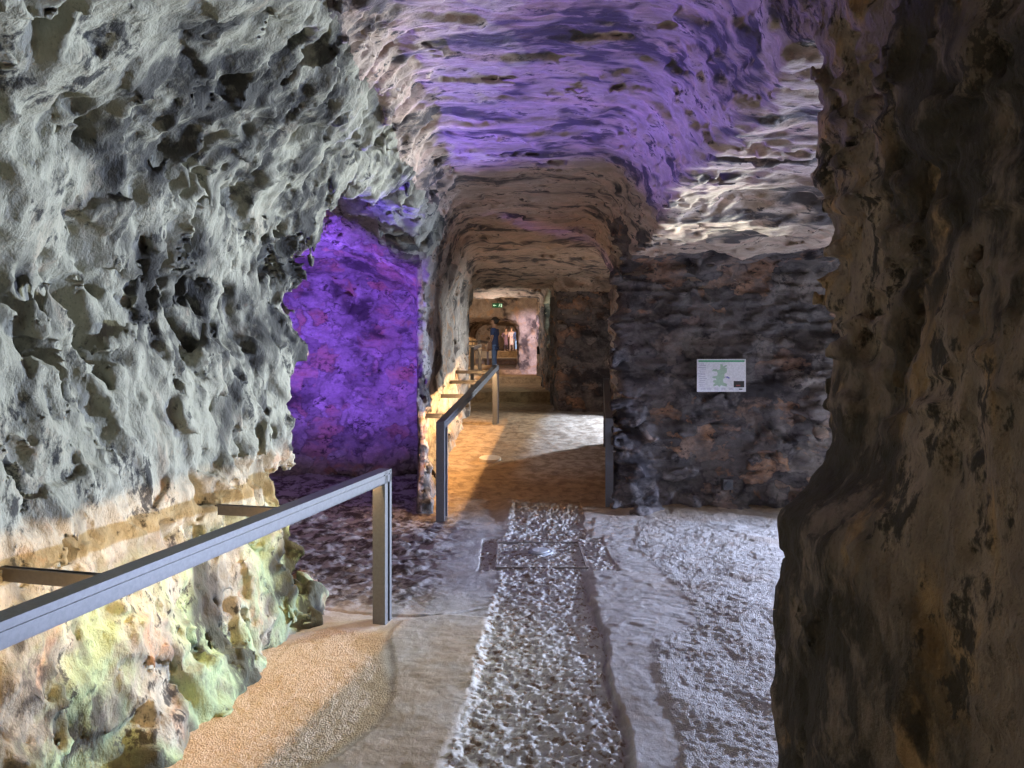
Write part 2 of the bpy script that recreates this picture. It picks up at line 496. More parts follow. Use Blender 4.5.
def poly_sd(X, Y, pts):
    P = np.array(pts, np.float64)
    d = np.full(X.shape, 1e9); inside = np.zeros(X.shape, bool)
    for i in range(len(P)):
        a = P[i]; b = P[i - 1]
        ex, ey = b - a
        wx = X - a[0]; wy = Y - a[1]
        t = np.clip((wx * ex + wy * ey) / (ex * ex + ey * ey), 0, 1)
        d = np.minimum(d, (wx - ex * t) ** 2 + (wy - ey * t) ** 2)
        c = ((a[1] > Y) != (b[1] > Y)) & (X < (b[0] - a[0]) * (Y - a[1]) / ((b[1] - a[1]) + 1e-12) + a[0])
        inside ^= c
    d = np.sqrt(d)
    return np.where(inside, d, -d)          # positive inside


xs = grid_axis([(-4.6, .1), (-2.3, .03), (-1.6, .011), (1.4, .011), (3.4, .02), (5.5, .08), (7.1, .1)])
ys = [float(v) for v in grid_axis([(-2, .1), (2.3, .03), (2.8, .009), (5.5, .013), (8.3, .022), (14, .05), (60, .3)])]
for s in (17.0, 21.0, 24.9, 33.0, 42.0):
    ys = [v for v in ys if abs(v - s) > .035] + [s - .002, s, s + .02, s + .022]
ys = np.array(sorted(ys))
Yg, Xg = np.meshgrid(ys, xs, indexing='ij')
X = Xg.ravel(); Y = Yg.ravel(); Zr = np.zeros_like(X)
H = ramp(Y)
wob = pn(X * 2.2, Y * 2.2, Zr, 21) * .05 + pn(X * 9, Y * 9, Zr, 22) * .016 + pn(X * 25, Y * 25, Zr, 23) * .006
yy = [3.11 - .9, 3.11, 3.67, 4.66, 5.83, 8.3]
chl = np.interp(Y, yy, [-.36, -.277, -.213, -.164, -.095, -.02])
chr_ = np.interp(Y, [2.2, 3.11, 3.75, 4.36, 5.14, 5.94, 7.3, 8.3], [.42, .479, .52, .542, .535, .586, .72, .77])
wob2 = wob + .022 * pn(X * 14, Y * 6, Zr, 51) + .018 * pn(X * 5, Y * 3, Zr, 52)
dch = np.minimum(X - chl, chr_ - X) + wob2
dmh = np.minimum(np.minimum(X + .27, .84 - X), np.minimum(Y - 5.93, 6.95 - Y)) + wob * .7
ch = ss(-.006, .008, np.maximum(dch, dmh)) * ss(8.6, 8.0, Y)
slabL = poly_sd(X, Y, [g(386, 640), g(400, 620), g(440, 612), g(486, 618), g(484, 650), g(466, 705), g(440, 768), (-.35, 2.3), (-1.0, 2.3), g(318, 768), g(380, 722), g(392, 695)]) + wob * .8
slabL = ss(-.015, .03, slabL)
slabR = poly_sd(X, Y, [g(590, 575), g(596, 620), g(612, 650), g(640, 672), g(662, 700), g(680, 745), (.62, 2.6), (.62, 2.3), (.46, 2.3), (.5, 3.1), g(612, 697), g(604, 649)]) + wob * .5
slabR = ss(-.02, .012, slabR)
sheet = poly_sd(X, Y, [g(590, 575), g(592, 520), g(640, 518), g(636, 545), g(650, 560), g(668, 580), g(690, 600), g(697, 622), g(668, 640), g(632, 648), g(612, 650), g(598, 625)]) + wob
sheet = ss(-.02, .03, sheet)
sand = poly_sd(X, Y, [(-2.4, 2.2), (-2.4, 4.9), g(290, 640), g(330, 628), g(386, 632), g(386, 660), g(396, 700), g(380, 722), g(318, 768), (-1.0, 2.2)]) + wob * .6
sand = ss(-.03, .05, sand)
gran = ss(-.03, .05, -(.62 + .11 * (Y - 2.5) - X)) * (1 - sheet) * (1 - slabR) * ss(9, 8, Y)
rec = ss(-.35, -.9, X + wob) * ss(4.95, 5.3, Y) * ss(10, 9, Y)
low = .012 * pn(X * .9, Y * .9, Zr, 31) + .008 * pn(X * 2.4, Y * 3, Zr, 32)
r1 = pn(X * 12, Y * 15, Zr, 33); r2 = pn(X * 32, Y * 36, Zr, 34); r3 = pn(X * 60, Y * 60, Zr, 35); r4 = pn(X * 4, Y * 5, Zr, 36)
chan_z = -.014 + .012 * r1 + .018 * r2 + .010 * r3 + .008 * r4 - .020 * ss(.02, .30, r2)
chan_z += .03 * ss(.02, .0, np.abs(np.minimum(X - chl, chr_ - X) + wob)) * 0
smooth_z = .0035 * r1 + .0018 * r2 + .006 * r4
H = H + low * ss(60, 10, Y)
H = H + np.where(True, smooth_z, 0) * (1 - ch)
H = H + ch * (chan_z + .006 + .014 * ss(.07, .0, X - chl + wob2) * (dmh < 0) + .008 * ss(.0, .04, dmh))
H = H + slabL * .010 + slabR * .002 + gran * .010 * (.5 + .5 * ss(-.3, .3, r4)) + sheet * (.004 + .012 * np.abs(pn(X * 3, Y * 9 + r1, Zr, 37)))
H = H + sand * (.004 * r3 - .004)
H = H + gran * (.004 * r2 + .0045 * r3)
H = H + rec * (.022 * ss(.05, .4, r4) + .014 * r1 + .008 * r2)
# crack across the floor and the groove along the trench
crk = np.abs(Y - (5.05 + .13 * np.sin(X * 3 + .6) + wob * .9))
H = H - .028 * ss(.022, .0, crk) * ss(-1.45, -1.2, X) * ss(-.1, -.25, X)
gr = np.abs(chr_ - X + wob2 + .004)
H = H - .045 * ss(.024, .008, gr) * ss(6.0, 5.6, Y) * ss(2.0, 2.4, Y) * (.6 + .4 * ss(-.3, .2, r1))
# lip of harder stone standing along the sand edge
# spill of rock under the walls
ramp_r = ss(7.9, 8.4, Y) * ss(16, 14, Y)
H = H + ramp_r * (.022 * pn(X * 2.5, Y * 2.0, Zr, 41) + .010 * r4 + .004 * r1)
H = H + ss(7.45, 7.8, Y + wob) * ss(-.2, .0, X) * .03 * ss(9, 8, Y)
# tread edges worn, risers
for s in (17.0, 21.0, 24.9, 33.0, 42.0):
    H = H + np.where(np.abs(Y - s) < .05, .015 * pn(X * 2, Y * 0 + s, Zr, 44), 0)
nx = len(xs); ny = len(ys)
idx = np.arange(nx * ny).reshape(ny, nx)
q = np.stack([idx[:-1, :-1], idx[:-1, 1:], idx[1:, 1:], idx[1:, :-1]], -1).reshape(-1, 4)
floor = mesh_np('floor', np.stack([X, Y, H], 1), q)
floor['kind'] = 'structure'; floor['label'] = 'uneven pale stone floor with a rough trench strip running to the ramp'
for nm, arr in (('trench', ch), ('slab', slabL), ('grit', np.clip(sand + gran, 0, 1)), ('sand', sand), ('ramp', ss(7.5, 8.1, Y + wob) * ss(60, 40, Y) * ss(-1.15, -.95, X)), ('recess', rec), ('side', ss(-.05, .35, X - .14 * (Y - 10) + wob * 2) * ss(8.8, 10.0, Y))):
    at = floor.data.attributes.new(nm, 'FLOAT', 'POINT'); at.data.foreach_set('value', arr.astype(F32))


def floor_mat():
    t = NT('cave_floor_stone')
    A = lambda n_: t.n('ShaderNodeAttribute', None, attribute_name=n_).outputs['Fac']
    big = t.noise(t.co, 1.6, 4, .6, .5); med = t.noise(t.co, 7., 6, .7, .4); fine = t.noise(t.co, 40., 5, .75); gr_ = t.vor(t.co, 115.)
    g2 = t.noise(t.co, 110., 3, .7)
    c = t.mix(t.rng(med, .3, .7), (.44, .41, .39), (.60, .57, .55))
    c = t.mix(t.rng(big, .5, .64, 0, .55), c, (.42, .34, .28))
    tr = t.mix(t.rng(t.noise(t.co, 20., 4, .65), .50, .62), (.60, .58, .56), (.30, .22, .16))
    c = t.mix(t.math('MULTIPLY', A('slab'), t.rng(big, .35, .6, .35, .9)), c, (.44, .35, .27))
    c = t.mix(A('trench'), c, tr)
    c = t.mix(A('sand'), c, t.mix(t.rng(fine, .3, .7), (.50, .38, .27), (.68, .57, .45)))
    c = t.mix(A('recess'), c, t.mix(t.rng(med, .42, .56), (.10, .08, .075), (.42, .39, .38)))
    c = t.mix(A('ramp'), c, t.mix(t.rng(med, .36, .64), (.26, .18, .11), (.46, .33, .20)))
    c = t.mix(t.math('MULTIPLY', A('ramp'), A('side')), c, t.mix(t.rng(med, .40, .60), (.34, .31, .29), (.60, .58, .58)))  # pale grey put where the white side light falls on the ramp
    c = t.mix(t.math('MULTIPLY', A('grit'), t.rng(g2, .55, .7, 0, .5)), c, (.25, .22, .2))
    c = t.mix(t.rng(fine, .58, .75, 0, .35), c, (.16, .13, .11))
    h = t.math('ADD', t.math('MULTIPLY', fine, .5), t.math('MULTIPLY', med, .7))
    h2 = t.math('MULTIPLY', t.math('ADD', t.math('MULTIPLY', gr_, .8), t.math('MULTIPLY', g2, .5)), t.math('ADD', A('grit'), .06))
    n1 = t.bump(h, .009, 1.)
    n2 = t.bump(h2, .007, 1., n1)
    return t.fin(c, .93, n2, .12)


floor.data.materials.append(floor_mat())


# ------------------------------------------------------------------ small builders
def link(name, bm, mat, parent=None, smooth=False, bev=0.):
    if bev:
        bmesh.ops.bevel(bm, geom=bm.edges[:], offset=bev, segments=2, affect='EDGES', profile=.6)
    me = bpy.data.meshes.new(name); bm.to_mesh(me); bm.free()
    if mat: me.materials.append(mat)
    if smooth:
        for p in me.polygons: p.use_smooth = True
    o = bpy.data.objects.new(name, me); COL.objects.link(o)
    if parent: o.parent = parent
    return o


def thing(name, label, cat, loc=(0, 0, 0), rz=0., group=None):
    o = bpy.data.objects.new(name, None); COL.objects.link(o)
    o.location = loc; o.rotation_euler = (0, 0, rz); o['label'] = label; o['category'] = cat
    if group: o['group'] = group
    return o


def bm_box(bm, c, s, mtx=None):
    r = bmesh.ops.create_cube(bm, size=1.)
    for v in r['verts']:
        v.co = Vector((c[0] + v.co.x * s[0], c[1] + v.co.y * s[1], c[2] + v.co.z * s[2]))
        if mtx is not None: v.co = mtx @ v.co
    return r['verts']


def bm_tube(bm, pts, r, seg=8):
    pts = [Vector(p) for p in pts]
    rings = []
    for i, p in enumerate(pts):
        d = (pts[min(i + 1, len(pts) - 1)] - pts[max(i - 1, 0)]).normalized()
        a = d.orthogonal().normalized(); b = d.cross(a)
        rings.append([bm.verts.new(p + (a * math.cos(k * 2 * math.pi / seg) + b * math.sin(k * 2 * math.pi / seg)) * r) for k in range(seg)])
    for A_, B_ in zip(rings, rings[1:]):
        for k in range(seg): bm.faces.new((A_[k], A_[(k + 1) % seg], B_[(k + 1) % seg], B_[k]))
    bm.faces.new(rings[0][::-1]); bm.faces.new(rings[-1])


def bm_disc(bm, c, r, z0, z1, seg=40, r1=None, axis='z'):
    r1 = r1 or r
    lo = [bm.verts.new((c[0] + r * math.cos(2 * math.pi * k / seg), c[1] + r * math.sin(2 * math.pi * k / seg), z0)) for k in range(seg)]
    hi = [bm.verts.new((c[0] + r1 * math.cos(2 * math.pi * k / seg), c[1] + r1 * math.sin(2 * math.pi * k / seg), z1)) for k in range(seg)]
    for k in range(seg): bm.faces.new((lo[k], lo[(k + 1) % seg], hi[(k + 1) % seg], hi[k]))
    bm.faces.new(hi); bm.faces.new(lo[::-1])


M['metal'] = flat('powder_coated_steel', (.155, .16, .175), .45, .3, .4)
M['metal_dark'] = flat('dark_steel', (.09, .085, .085), .5, .4, .5)
M['strip'] = emit('warm_led_strip', (1., .62, .30), 9.)


def lamp(kind, loc, target, power, col, size=.1, size_y=None, spot=None, blend=.5, spread=None):
    l = bpy.data.lights.new('lamp', kind); l.energy = power; l.color = col
    if kind == 'AREA':
        l.size = size
        if size_y: l.shape = 'RECTANGLE'; l.size_y = size_y
        if spread: l.spread = spread
    else:
        l.shadow_soft_size = size
    if kind == 'SPOT':
        l.spot_size = spot or 2.; l.spot_blend = blend
    o = bpy.data.objects.new('lamp', l); COL.objects.link(o); o.location = loc
    d = Vector(target) - Vector(loc)
    o.rotation_euler = d.to_track_quat('-Z', 'Y').to_euler()
    return o


def handrail(name, P0, P1, posts, brackets, side, label, group, led, floor_z, W=.085, Hh=.08, cut=.02, lit=(1., .60, .27), postd=.11):
    """P0 near end, P1 far end of the top edge line (centre); side=-1: wall on the left. posts: distances along; brackets: (distance, length)"""
    P0 = Vector(P0); P1 = Vector(P1)
    L = (P1 - P0).length
    hd = Vector((P1.x - P0.x, P1.y - P0.y, 0)); HL = hd.length
    az = math.atan2(-hd.x, hd.y)
    sl = math.atan2(P1.z - P0.z, HL)
    root = thing(name, label, 'handrail', (P0.x, P0.y, P0.z), az, group)
    R = Matrix.Rotation(sl, 4, 'X')
    s = -side                                        # the smooth web is on the walkers' side
    bm = bmesh.new()
    t_ = .008
    bm_box(bm, (0, L / 2, -t_ / 2), (W, L, t_), R)                                   # top plate
    bm_box(bm, (s * (W / 2 - t_ / 2), L / 2, -t_ - .007), (t_, L, .014), R)             # upper lip
    bm_box(bm, (s * (W / 2 - t_ / 2 - .006), L / 2, -.026), (t_, L, .012), R)           # groove
    bm_box(bm, (s * (W / 2 - t_ / 2), L / 2, -(.030 + Hh) / 2), (t_, L, Hh - .030), R)  # lower web
    bm_box(bm, (s * (W / 2 - .013), L / 2, -Hh + t_ / 2), (.026, L, t_), R)
    link('top_rail', bm, M['metal'], root)
    if led:
        bm = bmesh.new()
        bm_box(bm, (s * .008, L / 2 , -.0155), (.014, L - .12, .006), R)
        link('light_strip', bm, M['strip'], root)
    for d in posts:
        x, y = 0, d * math.cos(sl)
        zt = d * math.sin(sl)
        wz = floor_z(P0 + (P1 - P0) * (d / L)) - P0.z - .03
        h = zt - wz
        bm = bmesh.new()
        yb = y - postd / 2 if d > L / 2 else y + postd / 2
        zc = wz + h / 2 - .004
        bm_box(bm, (0, yb - postd / 2 + .004, zc), (W, .008, h))          # face towards the near end
        bm_box(bm, (0, yb + postd / 2 - .004, zc), (W, .008, h))
        bm_box(bm, (-s * (W / 2 - .004), yb, zc), (.008, postd - .016, h))
        bm_box(bm, (s * (W / 2 - .004), yb - postd / 2 + .008 + .019, zc), (.008, .038, h))
        bm_box(bm, (s * (W / 2 - .004), yb + postd / 2 - .008 - .012, zc), (.008, .024, h))
        bm_box(bm, (s * (W / 2 - .022), yb, zc), (.006, postd - .016, h))
        link('post', bm, M['metal'], root)
    for d, ln in brackets:
        y = d * math.cos(sl); z = d * math.sin(sl)
        bm = bmesh.new()
        bm_box(bm, (side * (W / 2 + ln / 2 - .01), y, z - .030), (ln, .012, .052))
        bm_box(bm, (side * (W / 2 + ln * .5), y, z - .008), (ln, .03, .008))
        link('bracket', bm, M['metal_dark'], root)
    if led:
        # the lamp of the strip, lying in the open side of the profile
        mw = Matrix.Translation(P0) @ Matrix.Rotation(az, 4, 'Z') @ R
        c = mw @ Vector((s * .006, L / 2, -.021))
        n_ = (mw.to_3x3() @ Vector((side * .80, 0, -.60))).normalized()
        ld = bpy.data.lights.new('strip_lamp', 'AREA'); ld.shape = 'RECTANGLE'; ld.size = L - .12; ld.size_y = .010
        ld.energy = led; ld.color = lit
        o = bpy.data.objects.new('strip_lamp', ld); COL.objects.link(o)
        xax = (mw.to_3x3() @ Vector((0, 1, 0))).normalized(); zax = -n_; yax = zax.cross(xax)
        m3 = Matrix((xax, yax, zax)).transposed().to_4x4(); m3.translation = c
        o.matrix_world = m3
    return root


flat_z = lambda p: 0.
rz = lambda p: float(ramp(p.y))
# rail beside the left wall
A0 = Vector((-1.48, 2.14, .985)); A1 = Vector((-.83, 4.86, .985)); dd = (A1 - A0).normalized()
S0 = A0 - dd * 1.6
LA = (A1 - S0).length
handrail('handrail', S0, A1, [LA - .0], [(1.6 + .42, .42), (1.6 + 1.55, .34), (.6, .5)], -1,
         'long grey steel handrail in the foreground beside the big left wall', 'steel handrails with warm strips', 26, flat_z)
# rail going up the ramp on the left
B0 = Vector((-.74, 7.62, 1.03)); B1 = Vector((-.27, 12.75, 1.53))
LB = (B1 - B0).length
handrail('handrail', B0, B1, [0, LB], [(.5, .24), (1.9, .5), (3.2, .5), (4.4, .55)], -1,
         'sloping grey handrail climbing the ramp along the amber-lit wall foot', 'steel handrails with warm strips', 90, rz, postd=.20)
# rails farther on
handrail('handrail', (-1.02, 18.9, 1.87), (-.98, 22.9, 1.99), [0, 4.0], [(1, .5), (3, .5)], -1,
         'small grey handrail with lit edge left of the steps, behind the ramp rail', 'steel handrails with warm strips', 26, rz)
handrail('handrail', (-1.14, 25.6, 2.16), (-1.05, 32.0, 2.2), [0, 6.4], [(1, .5), (4, .5)], -1,
         'farthest handrail, glowing amber at the left of the far passage', 'steel handrails with warm strips', 24, rz)
# right rail seen almost end on
C0 = Vector((1.055, 8.02, 1.03)); C1 = Vector((1.40, 11.0, 1.36))
handrail('handrail', C0, C1, [0, (C1 - C0).length], [(1.0, .36), (2.1, .34)], 1,
         'dark grey handrail on the right side of the ramp, seen almost end on', 'steel handrails with warm strips', 0, rz)

# ------------------------------------------------------------------ map board on the chamber wall
M['white'] = flat('white_panel', (.80, .80, .84), .45)
M['green'] = flat('sign_green', (.10, .42, .22), .5)
M['mapgreen'] = flat('map_pale_green', (.40, .55, .42), .6)
M['ink'] = flat('print_ink', (.30, .24, .40), .6)
M['blue'] = flat('print_blue', (.16, .17, .50), .6)
M['photo'] = flat('photo_dark', (.035, .03, .03), .6)
M['red'] = flat('photo_red', (.35, .07, .05), .6)
BX, BY, BZ = 2.206, 7.80, 1.503
board = thing('information_board', 'white map board with green header hung on the dark stone wall', 'information board', (BX, BY, BZ))
bm = bmesh.new(); bm_box(bm, (0, 0, 0), (.515, .014, .345)); link('panel', bm, M['white'], board, bev=.002)
bm = bmesh.new(); bm_box(bm, (0, -.008, .151), (.485, .002, .019)); link('header', bm, M['green'], board)
bm = bmesh.new()
def px(u, v): return ((u - 505) / 1024 * .515 * 1024 / 640, -.0085, (392 - v) / 768 * .345 * 768 / 425)
mp_pts = [(490, 245), (520, 250), (525, 275), (572, 255), (575, 270), (545, 290), (575, 300), (575, 350), (545, 370), (540, 400), (550, 420), (525, 440), (525, 480), (580, 505), (570, 535), (520, 525), (500, 515), (480, 540), (450, 515), (400, 535), (400, 510), (425, 490), (395, 480), (400, 455), (440, 450), (430, 430), (385, 425), (390, 405), (450, 395), (455, 360), (445, 340), (380, 335), (400, 310), (440, 310), (455, 325), (490, 310)]
f = bm.faces.new([bm.verts.new(px(*p)) for p in mp_pts]); 
r = bmesh.ops.extrude_face_region(bm, geom=[f]); bmesh.ops.translate(bm, verts=[v for v in r['geom'] if isinstance(v, bmesh.types.BMVert)], vec=(0, .0015, 0))
link('cave_map', bm, M['mapgreen'], board)
bm = bmesh.new(); v = [bm.verts.new(px(*p)) for p in [(540, 412), (585, 405), (620, 425), (600, 434), (575, 420)]]; f = bm.faces.new(v)
r = bmesh.ops.extrude_face_region(bm, geom=[f]); bmesh.ops.translate(bm, verts=[v for v in r['geom'] if isinstance(v, bmesh.types.BMVert)], vec=(0, .0015, 0))
link('position_marker', bm, M['blue'], board)
bm = bmesh.new(); bm_box(bm, px(733, 505), (.110, .002, .066)); ph = link('photo', bm, M['photo'], board)
bm = bmesh.new(); x_, y_, z_ = px(722, 522); bm_box(bm, (x_, y_ - .001, z_), (.045, .002, .012)); link('photo_detail', bm, M['red'], ph)
bm = bmesh.new(); x_, y_, z_ = px(757, 570); bm_box(bm, (x_, y_, z_), (.036, .002, .010)); link('logo', bm, M['photo'], board, bev=.0005)
for k, v_ in enumerate([243, 262, 290, 310, 335, 362, 380, 402, 430, 455, 480, 505, 530]):
    x_, y_, z_ = px(245 + (k * 37 % 23), v_); bm = bmesh.new(); bm_box(bm, (x_, y_, z_), (.055 + .012 * ((k * 7) % 3), .001, .0032)); link('text_line', bm, M['ink'], board)
for k, u_ in enumerate([265, 345, 435, 525, 630]):
    for v_ in (556, 570):
        x_, y_, z_ = px(u_, v_); bm = bmesh.new(); bm_box(bm, (x_, y_, z_), (.045, .001, .003)); link('text_line', bm, M['ink'], board)
for sx in (-.22, .22):
    for sz in (-.14, .14):
        bm = bmesh.new(); bm_tube(bm, [(sx, .005, sz), (sx, .10, sz)], .008); link('standoff', bm, M['metal_dark'], board)

# dark socket box low on the chamber wall
sb = thing('socket_box', 'small dark square socket box low on the wall below the map board', 'socket box', (2.28, 7.84, .352))
bm = bmesh.new(); bm_box(bm, (0, .0, 0), (.105, .08, .115)); link('housing', bm, M['metal_dark'], sb, bev=.006)
bm = bmesh.new(); bm_disc(bm, (0, 0), .033, 0, .012, 24); 
for v in bm.verts: v.co = Vector((v.co.x, -.04 - v.co.z, v.co.y))
link('round_cover', bm, flat('cover_black', (.03, .03, .035), .4), sb)
bm = bmesh.new(); bm_box(bm, (0, .15, 0), (.05, .25, .05)); link('back_tube', bm, M['metal_dark'], sb)
sb2 = thing('junction_box', 'small black junction box on the dark wall beside the steps', 'junction box', (.80, 20.6, 1.80))
bm = bmesh.new(); bm_box(bm, (0, 0, 0), (.22, .26, .22)); link('housing', bm, flat('box_black', (.02, .02, .02), .5), sb2, bev=.02)
bm = bmesh.new(); bm_tube(bm, [(.06, 0, -.1), (.06, 0, -.7)], .015); link('cable', bm, M['metal_dark'], sb2)

# manhole frame in the trench with a round disc on its lid
mh = thing('manhole_frame', 'rectangular steel frame set in the rough trench strip', 'manhole', (.24, 6.40, 0))
bm = bmesh.new()
wx, wy, tt = .37, .40, .014
zt = .004
bm_box(bm, (-wx, 0, -.023), (.012, 2 * wy, .06)); bm_box(bm, (wx, 0, -.023), (.018, 2 * wy, .06))
bm_box(bm, (0, -wy, -.023), (2 * wx, .012, .06)); bm_box(bm, (0, wy, -.023), (2 * wx, .012, .06))
link('frame', bm, flat('frame_steel', (.30, .26, .24), .8, .0), mh)
pk = thing('floor_disc', 'small round pale disc on the rough lid inside the steel frame', 'disc', (.25, 6.47, -.012))
bm = bmesh.new(); bm_disc(bm, (0, 0), .112, 0, .026, 40, .104); link('rim', bm, flat('disc_rim', (.40, .42, .46), .8, .0), pk, smooth=False)
bm = bmesh.new(); bm_disc(bm, (0, 0), .080, .026, .034, 40, .074); link('lid', bm, flat('disc_lid', (.66, .68, .72), .9, spec=.1), pk)
fc = bmesh.new(); bm_disc(fc, (0, 0), .155, -.03, .022, 40, .150)
fco = link('floor_cover', fc, flat('sandy_cover', (.62, .52, .38), .8)); fco.location = (-.30, 10.17, float(ramp(10.17)) + .012); fco.rotation_euler = (.104, 0, 0)
fco['label'] = 'pale round flush cover in the amber-lit ramp floor'; fco['category'] = 'floor cover'

# exit sign
M['exit'] = emit('exit_green', (.01, .12, .05), .10)
M['exitw'] = emit('exit_white', (.6, .9, .7), .45)
ex = thing('exit_sign', 'small green emergency exit sign hanging from the far rock ceiling', 'exit sign', (-.475, 24.0, 3.26))
bm = bmesh.new(); bm_box(bm, (0, 0, 0), (.33, .05, .145)); link('housing', bm, M['exit'], ex, bev=.006)
bm = bmesh.new()
bm_box(bm, (-.075, -.028, 0), (.075, .004, .018))
v = [bm.verts.new(p) for p in [(-.14, -.030, 0), (-.10, -.030, .036), (-.10, -.030, -.036)]]; bm.faces.new(v)
link('arrow', bm, M['exitw'], ex)
bm = bmesh.new()
bm_disc(bm, (0, 0), .011, 0, .004, 12)
for v in bm.verts: v.co = Vector((v.co.x + .085, -.028 - v.co.z, v.co.y + .045))
for a, b in [((.08, .032), (.07, -.005)), ((.07, -.005), (.095, -.025)), ((.095, -.025), (.085, -.055)), ((.07, -.005), (.05, -.03)), ((.05, -.03), (.03, -.03)), ((.078, .025), (.105, .012)), ((.078, .025), (.055, .012)), ((.055, .012), (.045, -.006))]:
    bm_tube(bm, [(a[0], -.029, a[1]), (b[0], -.029, b[1])], .006, 6)
bm_box(bm, (.135, -.028, -.005), (.028, .004, .105))
link('running_figure', bm, M['exitw'], ex)
bm = bmesh.new(); bm_tube(bm, [(0, 0, .07), (0, 0, .55)], .012, 8); link('hanging_rod', bm, M['metal_dark'], ex)


# ------------------------------------------------------------------ people
def skin(name, nodes, edges, mat, parent, sub=2):
    me = bpy.data.meshes.new(name)
    keys = list(nodes)
    me.from_pydata([nodes[k][0] for k in keys], [(keys.index(a), keys.index(b)) for a, b in edges], [])
    o = bpy.data.objects.new(name, me); COL.objects.link(o)
    md = o.modifiers.new('s', 'SKIN'); md.use_smooth_shade = True
    for i, k in enumerate(keys):
        r = nodes[k][1]
        me.skin_vertices[0].data[i].radius = r if isinstance(r, tuple) else (r, r)
    me.skin_vertices[0].data[0].use_root = True
    m2 = o.modifiers.new('u', 'SUBSURF'); m2.levels = sub
    bpy.context.view_layer.update()
    dg = bpy.context.evaluated_depsgraph_get()
    nm = bpy.data.meshes.new_from_object(o.evaluated_get(dg))
    o.modifiers.clear(); o.data = nm
    nm.materials.clear(); nm.materials.append(mat)
    for p in nm.polygons: p.use_smooth = True
    o.parent = parent
    return o


